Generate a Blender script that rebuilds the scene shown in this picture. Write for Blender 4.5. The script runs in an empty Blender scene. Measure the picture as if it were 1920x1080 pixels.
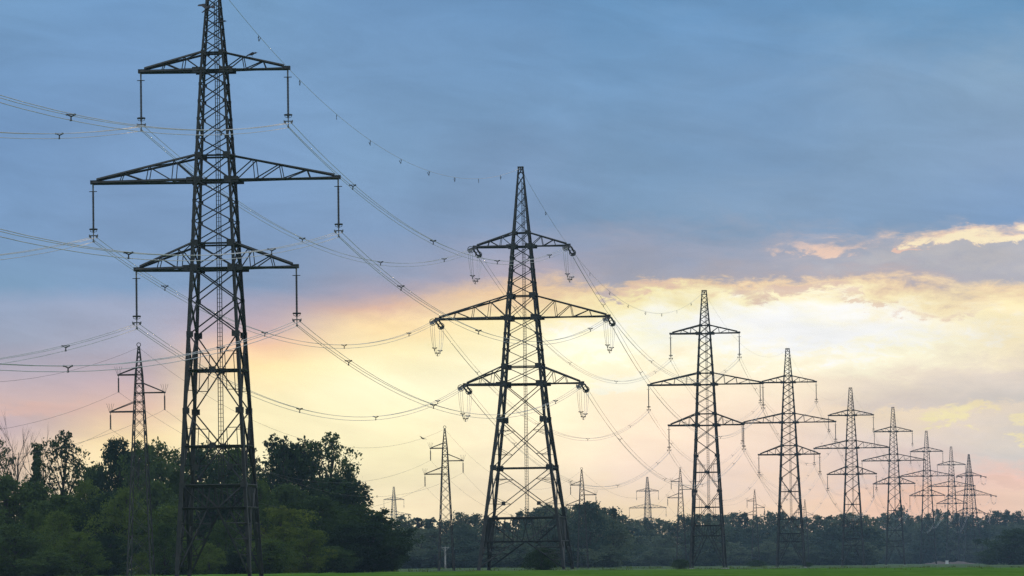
import bpy, math, random
import numpy as np
from mathutils import Vector, Matrix, Quaternion

SC = bpy.context.scene
COL = SC.collection
V = Vector

# ------------------------------------------------------------------ camera
F = 10000.0                                   # focal length in pixels of a 1920 wide frame
PITCH = math.atan(0.0516)
ROLL = math.radians(0.75)
EYE = V((0, 0, 1.1))
_cp, _sp = math.cos(PITCH), math.sin(PITCH)
FW = V((0, _cp, _sp)); UP0 = V((0, -_sp, _cp)); RT0 = V((1, 0, 0))
RT = RT0 * math.cos(ROLL) - UP0 * math.sin(ROLL)
UP = UP0 * math.cos(ROLL) + RT0 * math.sin(ROLL)
cam_data = bpy.data.cameras.new("camera")
cam_data.sensor_width = 36.0
cam_data.lens = 36.0 * F / 1920.0
cam_data.clip_start = 1.0
cam_data.clip_end = 30000.0
cam = bpy.data.objects.new("camera", cam_data)
COL.objects.link(cam)
m = Matrix.Identity(4)
for i in range(3):
    m[i][0] = RT[i]; m[i][1] = UP[i]; m[i][2] = -FW[i]; m[i][3] = EYE[i]
cam.matrix_world = m
SC.camera = cam
SC.view_settings.view_transform = 'Standard'
SC.view_settings.look = 'None'
SC.view_settings.exposure = 0.0
SC.view_settings.gamma = 1.0
SC.cycles.use_denoising = True
SC.cycles.denoising_prefilter = 'NONE'
SC.cycles.volume_bounces = 0
SC.cycles.max_bounces = 6
SC.cycles.transparent_max_bounces = 8

def at(x, y, Y):
    """the point at depth Y (metres north of the camera) on the line of sight through photo pixel x, y"""
    d = FW + RT * ((x - 960) / F) + UP * ((540 - y) / F)
    return EYE + d * (Y / d.y)

# ------------------------------------------------------------------ node helpers
def srgb(c):
    out = []
    for v in c[:3]:
        v = v / 255.0
        out.append(v / 12.92 if v <= 0.04045 else ((v + 0.055) / 1.055) ** 2.4)
    return (*out, 1.0)

class NT:
    def __init__(s, tree):
        s.t = tree; s.n = tree.nodes; s.l = tree.links
    def node(s, typ, **kw):
        n = s.n.new(typ)
        for k, v in kw.items(): setattr(n, k, v)
        return n
    def put(s, sock, v):
        if hasattr(v, 'is_output') or isinstance(v, bpy.types.NodeSocket): s.l.new(v, sock)
        else: sock.default_value = v
    def math(s, op, a, b=None, c=None, clamp=False):
        n = s.node('ShaderNodeMath', operation=op, use_clamp=clamp)
        s.put(n.inputs[0], a)
        if b is not None: s.put(n.inputs[1], b)
        if c is not None: s.put(n.inputs[2], c)
        return n.outputs[0]
    def step(s, v, a, b, lo=0.0, hi=1.0, smooth=True):
        n = s.node('ShaderNodeMapRange', interpolation_type='SMOOTHSTEP' if smooth else 'LINEAR')
        s.put(n.inputs['Value'], v)
        n.inputs['From Min'].default_value = a; n.inputs['From Max'].default_value = b
        n.inputs['To Min'].default_value = lo; n.inputs['To Max'].default_value = hi
        return n.outputs['Result']
    def mix(s, f, a, b, blend='MIX'):
        n = s.node('ShaderNodeMix', data_type='RGBA', blend_type=blend)
        s.put(n.inputs[0], f); s.put(n.inputs[6], a); s.put(n.inputs[7], b)
        return n.outputs[2]
    def ramp(s, v, stops, interp='EASE'):
        n = s.node('ShaderNodeValToRGB')
        cr = n.color_ramp; cr.interpolation = interp
        while len(cr.elements) < len(stops): cr.elements.new(0.5)
        for e, (p, c) in zip(cr.elements, stops):
            e.position = min(1, max(0, p)); e.color = c
        s.put(n.inputs[0], v)
        return n.outputs[0]
    def noise(s, vec, scale, detail=4.0, rough=0.55, dist=0.0):
        n = s.node('ShaderNodeTexNoise')
        if vec is not None: s.l.new(vec, n.inputs['Vector'])
        n.inputs['Scale'].default_value = scale; n.inputs['Detail'].default_value = detail
        n.inputs['Roughness'].default_value = rough; n.inputs['Distortion'].default_value = dist
        return n
    def xyz(s, x, y, z=0.0):
        n = s.node('ShaderNodeCombineXYZ')
        s.put(n.inputs[0], x); s.put(n.inputs[1], y); s.put(n.inputs[2], z)
        return n.outputs[0]

# ------------------------------------------------------------------ world: dusk sky with a bank of cloud
SUN_AZ, SUN_EL = math.radians(2.6), math.radians(2.4)
world = bpy.data.worlds.new("World")
SC.world = world
world.use_nodes = True
W = NT(world.node_tree)
W.n.clear()
tc = W.node('ShaderNodeTexCoord')
sep = W.node('ShaderNodeSeparateXYZ'); W.l.new(tc.outputs['Generated'], sep.inputs[0])
az = W.math('ARCTAN2', sep.outputs[0], sep.outputs[1])           # azimuth from north
el = W.math('ARCSINE', sep.outputs[2])
S = W.math('MULTIPLY', az, 10.0)                                  # tenths of a radian
T = W.math('MULTIPLY', el, 10.0)
# wind-drawn noise that frays the cloud edges
p1 = W.xyz(W.math('MULTIPLY', S, 2.2), W.math('MULTIPLY', T, 7.0), 3.1)
n1 = W.noise(p1, 1.0, 7.0, 0.6, 0.3)
p2 = W.xyz(W.math('MULTIPLY', S, 7.0), W.math('MULTIPLY', T, 20.0), 9.7)
n2 = W.noise(p2, 1.0, 6.0, 0.62, 0.4)
p4 = W.xyz(W.math('MULTIPLY', S, 20.0), W.math('MULTIPLY', T, 46.0), 2.2)
n4 = W.noise(p4, 1.0, 6.0, 0.65, 0.6)
c1 = W.node('ShaderNodeSeparateColor'); W.l.new(n1.outputs['Color'], c1.inputs[0])
c2 = W.node('ShaderNodeSeparateColor'); W.l.new(n2.outputs['Color'], c2.inputs[0])
right = W.step(S, -0.45, 0.45)                                    # edges are rougher towards the light
amp = W.math('MULTIPLY_ADD', right, 0.9, 0.25)
dt = W.math('ADD', W.math('MULTIPLY', W.math('SUBTRACT', c1.outputs[0], 0.5), 0.11),
            W.math('MULTIPLY', W.math('SUBTRACT', c2.outputs[0], 0.5), 0.095))
dt = W.math('ADD', dt, W.math('MULTIPLY', W.math('SUBTRACT', n4.outputs['Fac'], 0.5), 0.045))
ds = W.math('MULTIPLY', W.math('SUBTRACT', c1.outputs[1], 0.5), 0.30)
Tw = W.math('ADD', T, W.math('MULTIPLY', dt, amp))
Sw = W.math('ADD', S, W.math('MULTIPLY', ds, amp))
TMAX = 1.25
# cloud colours by elevation (photo rows) at nine bearings
COLS = [
 (0,   [(0,116,155,195),(250,118,153,195),(450,125,157,195),(535,128,160,192),(570,147,163,192),(640,157,166,190),(700,180,172,188),(758,208,182,180),(800,198,178,184),(860,226,198,178),(950,236,212,180)]),
 (240, [(0,113,152,194),(400,125,155,193),(538,130,158,192),(572,152,163,190),(650,165,167,188),(720,196,175,182),(770,224,190,174),(825,246,222,172),(900,250,235,185)]),
 (480, [(0,116,155,194),(400,125,155,193),(540,135,158,190),(570,165,165,188),(615,192,172,180),(650,236,196,165),(690,251,225,172),(740,252,240,194),(850,250,240,195),(950,248,235,195)]),
 (720, [(0,113,152,194),(300,125,158,193),(430,130,157,192),(510,150,162,188),(548,178,168,182),(576,220,184,165),(612,250,224,174),(655,252,240,192),(720,251,245,208),(850,250,240,195),(950,250,232,190)]),
 (960, [(0,110,150,192),(200,120,155,192),(400,132,158,192),(480,160,165,188),(525,182,172,184),(556,240,205,165),(600,252,239,188),(700,252,246,212),(780,252,240,205),(900,245,228,195),(960,246,225,185)]),
 (1200,[(0,105,148,190),(150,115,152,190),(400,130,160,192),(470,160,168,190),(532,172,172,185),(546,232,204,172),(566,252,238,185),(590,255,250,205),(650,255,254,228),(700,252,240,210),(800,246,225,200),(880,243,220,200),(960,245,220,180)]),
 (1440,[(0,108,150,192),(300,128,160,195),(400,135,162,192),(480,165,170,188),(528,180,174,182),(542,242,212,176),(560,255,244,200),(585,255,252,225),(628,255,255,248),(670,255,250,225),(700,250,236,212),(780,240,220,200),(880,240,215,198),(950,246,215,185)]),
 (1680,[(0,112,155,195),(150,130,162,195),(300,133,163,195),(400,132,160,192),(450,150,165,188),(500,172,175,188),(530,192,180,182),(546,240,212,178),(566,255,240,195),(610,255,252,230),(648,255,252,225),(690,238,226,208),(756,220,208,202),(768,240,222,196),(830,228,212,202),(900,222,200,195),(950,248,204,178)]),
 (1920,[(0,108,152,192),(150,136,166,195),(300,135,162,194),(400,128,158,195),(460,178,180,190),(535,182,180,188),(562,242,216,180),(590,253,240,195),(640,252,240,208),(690,226,214,204),(757,208,202,198),(770,228,214,198),(850,206,200,196),(892,236,196,180),(940,236,202,180)]),
]
fac = W.math('DIVIDE', Tw, TMAX, clamp=True)
cloud = None
prev = None
for x, rows in COLS:
    yh = 1056 - (x - 960) * math.tan(ROLL)
    stops = []
    for y, r, g, b in reversed(rows):
        gain = 1.0 + 0.03 * min(1.0, max(0.0, (y - 530) / 60.0)) * (1.0 if r > 225 else 0.4)
        warm = min(1.0, max(0.0, (y - 540) / 60.0))
        deck = 0.98 if y < 450 else 1.0
        cc = srgb((r, g, b)); gain *= deck * (1.1 if (y >= 780 and 240 <= x <= 960) else 1.09 if (y >= 780 and x > 960) else 1.0)
        stops.append(((yh - y) / 1000.0 / TMAX, (cc[0] * gain * (1 + 0.09 * warm), cc[1] * gain * (1 + 0.055 * warm), cc[2] * gain * (1 + 0.0 * warm), 1)))
    rc = W.ramp(fac, stops, 'LINEAR')
    s = (x - 960) / 1000.0
    if cloud is None: cloud = rc
    else: cloud = W.mix(W.step(Sw, prev, s), cloud, rc)
    prev = s
# torn, sunlit cloud rims high on the right, and small gaps lower down
def patch(colr, s0, t0, rs, rt, lo, hi, base, strength=1.0):
    a = W.math('DIVIDE', W.math('SUBTRACT', Sw, s0), rs)
    b = W.math('DIVIDE', W.math('SUBTRACT', Tw, t0), rt)
    r2 = W.math('ADD', W.math('MULTIPLY', a, a), W.math('MULTIPLY', b, b))
    g = W.math('SUBTRACT', 1.0, r2)
    g = W.math('ADD', g, W.math('MULTIPLY', W.math('SUBTRACT', c2.outputs[1], 0.5), 2.6))
    g = W.math('ADD', g, W.math('MULTIPLY', W.math('SUBTRACT', n4.outputs['Fac'], 0.5), 3.4))
    mval = W.step(g, lo, hi, 0.0, strength)
    return W.mix(mval, base, srgb(colr))
def wt(x, y): return ((x - 960) / 1000.0, (1056 - (x - 960) * math.tan(ROLL) - y) / 1000.0)
for x, y, rx, ry, colr, lo, hi, st in [
    (1450, 614, 380, 42, (263, 263, 264), -0.8, 1.4, 0.9),
    (1150, 655, 150, 30, (262, 260, 242), -0.8, 1.3, 0.6),
    (1790, 470, 260, 46, (192, 188, 190), -0.6, 1.4, 0.85),
    (1590, 462, 130, 34, (178, 174, 186), -0.6, 1.4, 0.7),
    (1500, 556, 110, 12, (222, 190, 178), -0.2, 1.3, 0.75),
    (1760, 588, 90, 12, (238, 206, 180), -0.2, 1.3, 0.75),
    (1220, 548, 70, 14, (240, 205, 182), -0.2, 1.3, 0.7),
    (1830, 438, 165, 20, (247, 214, 188), -0.4, 1.2, 0.95),
    (1850, 442, 150, 15, (255, 240, 202), -0.2, 1.1, 0.9),
    (1590, 460, 85, 20, (245, 210, 188), -0.2, 1.2, 0.9),
    (1715, 466, 26, 10, (240, 200, 180), 0.1, 0.9, 0.85),
    (1765, 782, 70, 26, (255, 240, 185), 0.2, 1.1, 0.9),
    (1840, 772, 40, 12, (250, 232, 185), 0.2, 1.0, 0.8),
    (1905, 800, 40, 18, (252, 236, 185), 0.2, 1.0, 0.8),
    (1150, 720, 100, 14, (255, 252, 230), 0.1, 1.2, 0.8),
    (70, 768, 110, 18, (230, 190, 176), 0.0, 1.2, 0.7),
    (1130, 555, 30, 14, (190, 176, 182), 0.2, 1.0, 0.8),
    (1630, 572, 70, 9, (236, 205, 180), 0.1, 1.0, 0.7),
    (1905, 905, 80, 20, (246, 204, 180), 0.1, 1.0, 0.7),
]:
    s0, t0 = wt(x, y)
    cloud = patch(colr, s0, t0, rx / 1000.0, ry / 1000.0, lo, hi, cloud, st)
# slow drifts of light and dark in the deck
p3 = W.xyz(W.math('ADD', W.math('MULTIPLY', S, 1.6), W.math('MULTIPLY', T, 1.2)), W.math('MULTIPLY', T, 4.0), 1.3)
n3 = W.noise(p3, 1.0, 5.0, 0.55, 0.6)
p5 = W.xyz(W.math('ADD', W.math('MULTIPLY', S, 3.4), W.math('MULTIPLY', T, 5.0)), W.math('MULTIPLY', T, 11.0), 7.7)
n5 = W.noise(p5, 1.0, 6.0, 0.6, 0.8)
drift2 = W.step(n5.outputs['Fac'], 0.3, 0.7, 0.93, 1.07, False)
drift = W.step(n3.outputs['Fac'], 0.3, 0.7, 0.9, 1.1, False)
vm = W.node('ShaderNodeVectorMath', operation='SCALE'); W.l.new(cloud, vm.inputs[0]); W.l.new(W.math('MULTIPLY', drift, drift2), vm.inputs['Scale'])
cloud = vm.outputs[0]
# the rest of the dome: overcast that brightens towards the zenith, greyer away from the sun
dome = W.ramp(W.math('DIVIDE', T, 15.708, clamp=True), [
    (0.0, (0.36, 0.40, 0.48, 1)), (0.07, (0.34, 0.44, 0.60, 1)), (0.25, (0.68, 0.76, 0.90, 1)), (1.0, (1.02, 1.08, 1.15, 1))], 'LINEAR')
aside = W.step(W.math('ABSOLUTE', az), 0.2, 0.9)
above = W.step(T, 1.15, 3.0)
out = W.math('MAXIMUM', aside, above)
cloud = W.mix(out, cloud, dome)
sky = W.node('ShaderNodeTexSky')
sky.sky_type = 'NISHITA'; sky.sun_disc = False
sky.sun_elevation = SUN_EL; sky.sun_rotation = SUN_AZ
sky.altitude = 150; sky.dust_density = 2.0
bg_sky = W.node('ShaderNodeBackground'); W.l.new(sky.outputs[0], bg_sky.inputs[0]); bg_sky.inputs[1].default_value = 0.1
bg_cl = W.node('ShaderNodeBackground'); W.l.new(cloud, bg_cl.inputs[0]); bg_cl.inputs[1].default_value = 1.0
cover = W.math('SUBTRACT', 1.0, W.math('MULTIPLY', out, W.step(n1.outputs['Fac'], 0.4, 0.7, 0.05, 0.35)))
ms = W.node('ShaderNodeMixShader'); W.l.new(cover, ms.inputs[0]); W.l.new(bg_sky.outputs[0], ms.inputs[1]); W.l.new(bg_cl.outputs[0], ms.inputs[2])
wo = W.node('ShaderNodeOutputWorld'); W.l.new(ms.outputs[0], wo.inputs[0])
world.cycles.sampling_method = 'MANUAL'
world.cycles.sample_map_resolution = 1024

# ------------------------------------------------------------------ sun, low and veiled by cloud
sun = bpy.data.lights.new("sun", 'SUN')
sun.energy = 0.6; sun.angle = math.radians(6.0); sun.color = (1.0, 0.74, 0.45)
sun_o = bpy.data.objects.new("sun", sun); COL.objects.link(sun_o)
to_sun = V((math.sin(SUN_AZ) * math.cos(SUN_EL), math.cos(SUN_AZ) * math.cos(SUN_EL), math.sin(SUN_EL)))
sun_o.rotation_euler = to_sun.to_track_quat('Z', 'Y').to_euler()

# ------------------------------------------------------------------ object helpers
def tag(o, label=None, cat=None, group=None, kind=None):
    if label: o['label'] = label
    if cat: o['category'] = cat
    if group: o['group'] = group
    if kind: o['kind'] = kind
    return o

def empty(name, loc, rz=0.0):
    o = bpy.data.objects.new(name, None)
    o.empty_display_size = 0.5
    o.location = loc; o.rotation_euler = (0, 0, rz)
    COL.objects.link(o)
    return o

def link_mesh(name, me, parent=None, loc=None):
    o = bpy.data.objects.new(name, me)
    COL.objects.link(o)
    if parent is not None: o.parent = parent
    if loc is not None: o.location = loc
    return o

def copy_tree(o, parent=None):
    c = o.copy(); COL.objects.link(c); c.parent = parent
    for ch in list(o.children): copy_tree(ch, c)
    return c

class MB:
    def __init__(s): s.v = []; s.f = []
    def angle(s, p, q, w, out=None, t=0.22):
        """a rolled steel angle (L section) of leg width w from p to q"""
        p = V(p); q = V(q); d = q - p
        if d.length < 1e-6: return
        d.normalize()
        u = V(out) if out is not None else V((0.31, -0.83, 0.46))
        u = u - d * u.dot(d)
        if u.length < 1e-3: u = V((0.9, 0.3, 0.1)); u = u - d * u.dot(d)
        u.normalize(); v = d.cross(u)
        r = Quaternion(d, math.pi / 4); u = r @ u; v = r @ v
        h = w / 2; k = w * t
        prof = [(h, h), (-h, h), (-h, h - k), (h - k, h - k), (h - k, -h), (h, -h)]
        b = len(s.v)
        for e in (p, q):
            for a, c in prof: s.v.append(e + u * a + v * c)
        for i in range(6):
            j = (i + 1) % 6
            s.f.append((b + i, b + j, b + 6 + j, b + 6 + i))
        for o2, rev in ((0, True), (6, False)):
            for qd in ((0, 1, 2, 3), (0, 3, 4, 5)):
                q4 = tuple(b + o2 + i for i in qd)
                s.f.append(q4[::-1] if rev else q4)
    def box(s, c, sx, sy, sz, rot=None):
        b = len(s.v); c = V(c)
        for dz in (-1, 1):
            for dx, dy in ((-1, -1), (1, -1), (1, 1), (-1, 1)):
                o = V((dx * sx / 2, dy * sy / 2, dz * sz / 2))
                s.v.append(c + (rot @ o if rot else o))
        s.f += [(b+3,b+2,b+1,b), (b+4,b+5,b+6,b+7)] + [(b+i, b+(i+1)%4, b+4+(i+1)%4, b+4+i) for i in range(4)]
    def tube(s, pts, r, n=5, r1=None):
        pts = [V(p) for p in pts]; b = len(s.v); m_ = len(pts)
        ref = V((0.13, 0.21, 0.97))
        for i, p in enumerate(pts):
            d = (pts[min(i + 1, m_ - 1)] - pts[max(i - 1, 0)]).normalized()
            if abs(d.dot(ref)) > 0.95: ref = V((0.97, 0.1, 0.2))
            u = d.cross(ref).normalized(); v = d.cross(u)
            rr = r if r1 is None else r + (r1 - r) * i / (m_ - 1)
            for k in range(n):
                a = 2 * math.pi * k / n
                s.v.append(p + (u * math.cos(a) + v * math.sin(a)) * rr)
        for i in range(m_ - 1):
            for k in range(n):
                k2 = (k + 1) % n
                s.f.append((b+i*n+k, b+i*n+k2, b+(i+1)*n+k2, b+(i+1)*n+k))
        s.f.append(tuple(b + k for k in reversed(range(n))))
        s.f.append(tuple(b + (m_-1)*n + k for k in range(n)))
    def lathe(s, prof, p, d, n=8):
        """prof = [(distance along d, radius)]"""
        p = V(p); d = V(d).normalized()
        ref = V((1, 0, 0)) if abs(d.x) < 0.9 else V((0, 1, 0))
        u = d.cross(ref).normalized(); v = d.cross(u); b = len(s.v)
        for l, r in prof:
            for k in range(n):
                a = 2 * math.pi * k / n
                s.v.append(p + d * l + (u * math.cos(a) + v * math.sin(a)) * r)
        for i in range(len(prof) - 1):
            for k in range(n):
                k2 = (k + 1) % n
                s.f.append((b+i*n+k, b+i*n+k2, b+(i+1)*n+k2, b+(i+1)*n+k))
        s.f.append(tuple(b + k for k in reversed(range(n))))
        s.f.append(tuple(b + (len(prof)-1)*n + k for k in range(n)))
    def ring(s, c, r, w, axis=(0, 0, 1), n=14, m_=5):
        c = V(c); ax = V(axis).normalized()
        ref = V((1, 0, 0)) if abs(ax.x) < 0.9 else V((0, 1, 0))
        u = ax.cross(ref).normalized(); v = ax.cross(u)
        pts = [c + (u * math.cos(2*math.pi*k/n) + v * math.sin(2*math.pi*k/n)) * r for k in range(n + 1)]
        s.tube(pts, w, m_)
    def mesh(s, name, mat, smooth=False):
        me = bpy.data.meshes.new(name)
        me.from_pydata([tuple(v) for v in s.v], [], s.f)
        me.materials.append(mat)
        if smooth:
            me.polygons.foreach_set('use_smooth', [True] * len(me.polygons))
        me.update()
        return me
    def build(s, name, mat, parent=None, smooth=False):
        return link_mesh(name, s.mesh(name, mat, smooth), parent)

# ------------------------------------------------------------------ materials
def principled(name):
    mt = bpy.data.materials.new(name); mt.use_nodes = True
    N = NT(mt.node_tree)
    return mt, N, N.n['Principled BSDF'], N.n['Material Output']

def metal(name, c0, c1, rough, metallic, scale=1.3):
    mt, N, b, o = principled(name)
    tcn = N.node('ShaderNodeTexCoord')
    n = N.noise(tcn.outputs['Object'], scale, 5, 0.65)
    col = N.mix(N.step(n.outputs['Fac'], 0.35, 0.68), (*c0, 1), (*c1, 1))
    N.put(b.inputs['Base Color'], col)
    N.put(b.inputs['Roughness'], N.step(n.outputs['Fac'], 0.3, 0.7, rough - 0.1, rough + 0.12))
    b.inputs['Metallic'].default_value = metallic
    return mt
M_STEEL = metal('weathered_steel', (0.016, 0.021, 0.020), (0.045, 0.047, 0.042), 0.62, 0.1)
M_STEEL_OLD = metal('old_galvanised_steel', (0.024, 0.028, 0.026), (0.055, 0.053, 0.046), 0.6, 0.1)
M_FITTING = metal('zinc_fittings', (0.12, 0.13, 0.13), (0.2, 0.2, 0.19), 0.6, 0.3, 3.0)
M_RODS = metal('brown_glazed_insulator', (0.05, 0.05, 0.052), (0.09, 0.085, 0.085), 0.3, 0.0, 2.0)
M_WIRE = metal('aluminium_strand', (0.60, 0.60, 0.60), (0.72, 0.72, 0.71), 0.56, 0.9, 0.4)
M_CONCRETE = metal('concrete', (0.30, 0.29, 0.27), (0.42, 0.41, 0.38), 0.85, 0.0, 2.0)
M_BIRD = metal('black_feathers', (0.012, 0.012, 0.014), (0.03, 0.03, 0.034), 0.6, 0.0, 20.0)

def leaf_material(name, c0, c1, c2, translucent=0.35):
    """leaves: per-tree tint, clump to clump colour differences, light coming through"""
    mt = bpy.data.materials.new(name); mt.use_nodes = True
    N = NT(mt.node_tree); N.n.clear()
    oi = N.node('ShaderNodeObjectInfo'); g = N.node('ShaderNodeTexCoord')
    add = N.node('ShaderNodeVectorMath', operation='ADD')
    N.l.new(g.outputs['Object'], add.inputs[0])
    sc_ = N.node('ShaderNodeVectorMath', operation='SCALE'); sc_.inputs[0].default_value = (37, 11, 23)
    N.l.new(oi.outputs['Random'], sc_.inputs['Scale']); N.l.new(sc_.outputs[0], add.inputs[1])
    n = N.noise(add.outputs[0], 0.42, 4, 0.6)
    n2_ = N.noise(add.outputs[0], 2.6, 3, 0.6)
    k = N.math('ADD', N.math('MULTIPLY', n.outputs['Fac'], 0.7), N.math('MULTIPLY', n2_.outputs['Fac'], 0.3))
    k = N.math('ADD', k, N.math('MULTIPLY', N.math('SUBTRACT', oi.outputs['Random'], 0.5), 0.36))
    col = N.ramp(k, [(0.34, (*c0, 1)), (0.5, (*c1, 1)), (0.66, (*c2, 1))], 'LINEAR')
    d = N.node('ShaderNodeBsdfDiffuse'); N.l.new(col, d.inputs[0])
    t = N.node('ShaderNodeBsdfTranslucent'); N.l.new(col, t.inputs[0])
    mx = N.node('ShaderNodeMixShader'); mx.inputs[0].default_value = translucent
    N.l.new(d.outputs[0], mx.inputs[1]); N.l.new(t.outputs[0], mx.inputs[2])
    o = N.node('ShaderNodeOutputMaterial'); N.l.new(mx.outputs[0], o.inputs[0])
    return mt
M_LEAF_DARK = leaf_material('dark_green_leaves', (0.028, 0.052, 0.024), (0.048, 0.084, 0.032), (0.09, 0.138, 0.042))
M_LEAF_MID = leaf_material('mid_green_leaves', (0.040, 0.070, 0.020), (0.072, 0.118, 0.026), (0.13, 0.185, 0.040))
M_LEAF_LIGHT = leaf_material('yellow_green_leaves', (0.075, 0.112, 0.020), (0.13, 0.175, 0.030), (0.20, 0.235, 0.045))
M_LEAF_FAR_HAZED = leaf_material('far_wood_leaves_haze_tinted', (0.05, 0.085, 0.06), (0.085, 0.125, 0.08), (0.15, 0.19, 0.115))  # lifted, bluish greens: part of the distance haze is put into the leaf colour
M_BARK = metal('bark', (0.035, 0.03, 0.025), (0.08, 0.07, 0.055), 0.9, 0.0, 3.0)

# ------------------------------------------------------------------ ground
def ground_z(x):
    return -4.0 * (1 - math.exp(-x / 320.0)) if x > 0 else 0.0

def sheet(name, xs, ys, zf, mat, skirt=None):
    v = []; f = []
    for y in ys:
        for x in xs:
            xx = x(y) if callable(x) else x
            v.append((xx, y, zf(xx, y)))
    n = len(xs)
    for j in range(len(ys) - 1):
        for i in range(n - 1):
            f.append((j*n+i, j*n+i+1, (j+1)*n+i+1, (j+1)*n+i))
    me = bpy.data.meshes.new(name); me.from_pydata(v, [], f); me.materials.append(mat)
    me.polygons.foreach_set('use_smooth', [True] * len(f)); me.update()
    return tag(link_mesh(name, me), kind='structure')

def grass_material(name, c0, c1, c2, sx, sy):
    mt = bpy.data.materials.new(name); mt.use_nodes = True
    N = NT(mt.node_tree); N.n.clear()
    g = N.node('ShaderNodeTexCoord')
    mp = N.node('ShaderNodeMapping'); mp.inputs['Scale'].default_value = (sx, sy, 1)
    N.l.new(g.outputs['Object'], mp.inputs['Vector'])
    n = N.noise(mp.outputs[0], 1.0, 6, 0.65)
    nb = N.noise(g.outputs['Object'], 0.9, 3, 0.7)
    k = N.math('ADD', N.math('MULTIPLY', n.outputs['Fac'], 0.7), N.math('MULTIPLY', nb.outputs['Fac'], 0.3))
    df = N.node('ShaderNodeBsdfDiffuse')           # a rough, matt canopy of blades
    N.put(df.inputs[0], N.ramp(k, [(0.36, (*c0, 1)), (0.5, (*c1, 1)), (0.64, (*c2, 1))], 'LINEAR'))
    o = N.node('ShaderNodeOutputMaterial'); N.l.new(df.outputs[0], o.inputs[0])
    return mt
M_MEADOW = grass_material('meadow_grass', (0.05, 0.09, 0.045), (0.08, 0.125, 0.06), (0.13, 0.17, 0.09), 0.05, 0.012)
M_CROP = grass_material('young_green_crop', (0.05, 0.115, 0.014), (0.07, 0.155, 0.020), (0.11, 0.20, 0.032), 0.12, 0.02)

xs = [-2400, -1200, -600, -300, -150, -80, -40, 0] + [i * 10 for i in range(1, 31)] + [350, 420, 500, 700, 1000, 1600, 2400]
ys = [-60, 100, 250, 400, 500, 700, 1000, 1500, 2000, 3000, 4200]
sheet('ground', xs, ys, lambda x, y: ground_z(x), M_MEADOW)

rng = random.Random(5)
def crop_edge(x):
    return 640 + max(0.0, min(260.0, x * 4.3)) + 4 * math.sin(x * 0.21) + 2 * math.sin(x * 0.07 + 1)
cxs = [-90 + i * 1.25 for i in range(155)]
cv = []; cf = []
rows = 60
for j in range(rows + 2):
    for x in cxs:
        e = crop_edge(x)
        if j <= rows:
            y = 330 + (e - 330) * (j / rows) ** 0.8
            z = ground_z(x) + 0.16 + rng.uniform(-0.05, 0.07) + (0.05 if j == rows else 0)
        else:
            y = e + 0.4; z = ground_z(x) - 0.05
        cv.append((x, y, z))
n = len(cxs)
for j in range(rows + 1):
    for i in range(n - 1):
        cf.append((j*n+i, j*n+i+1, (j+1)*n+i+1, (j+1)*n+i))
me = bpy.data.meshes.new('crop_field'); me.from_pydata(cv, [], cf); me.materials.append(M_CROP); me.update()
tag(link_mesh('crop_field', me), kind='structure')

# blades along the ragged margin of the crop and tufts in the meadow
gv = []; gf = []
def blade(x, y, z, h, w):
    a = rng.uniform(0, 3.14); dx, dy = math.cos(a) * w, math.sin(a) * w; b = len(gv)
    gv.extend([(x - dx, y - dy, z), (x + dx, y + dy, z), (x + rng.uniform(-.1, .1), y + rng.uniform(-.1, .1), z + h)]); gf.append((b, b + 1, b + 2))
for i in range(14000):
    x = rng.uniform(-70, 92); e = crop_edge(x)
    y = e + rng.uniform(-5, 1.5); tall = 0.75 + 0.5 * math.sin(x * 0.9) * math.sin(x * 0.23 + 2)
    blade(x, y, ground_z(x) - 0.05, rng.uniform(0.15, 0.42) * tall, rng.uniform(0.05, 0.12))
for i in range(260):
    x = rng.uniform(-40, 130); y = rng.uniform(680, 1350); n_ = rng.randrange(4, 14)
    for k in range(n_): blade(x + rng.gauss(0, 0.5), y + rng.gauss(0, 0.5), ground_z(x) - 0.05, rng.uniform(0.2, 0.6), 0.1)
me = bpy.data.meshes.new('grass'); me.from_pydata(gv, [], gf); me.materials.append(grass_material('margin_grass', (0.075, 0.125, 0.025), (0.115, 0.17, 0.035), (0.17, 0.21, 0.055), 0.3, 0.1)); me.update()
tag(link_mesh('grass', me), kind='stuff')

# ------------------------------------------------------------------ lattice pylons
def interp(tab, z):
    for (z0, w0), (z1, w1) in zip(tab, tab[1:]):
        if z <= z1: return w0 + (w1 - w0) * (z - z0) / (z1 - z0)
    return tab[-1][1]

FACES = [((-1, -1), (1, -1), (0, -1)), ((1, -1), (1, 1), (1, 0)), ((1, 1), (-1, 1), (0, 1)), ((-1, 1), (-1, -1), (-1, 0))]

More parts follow.
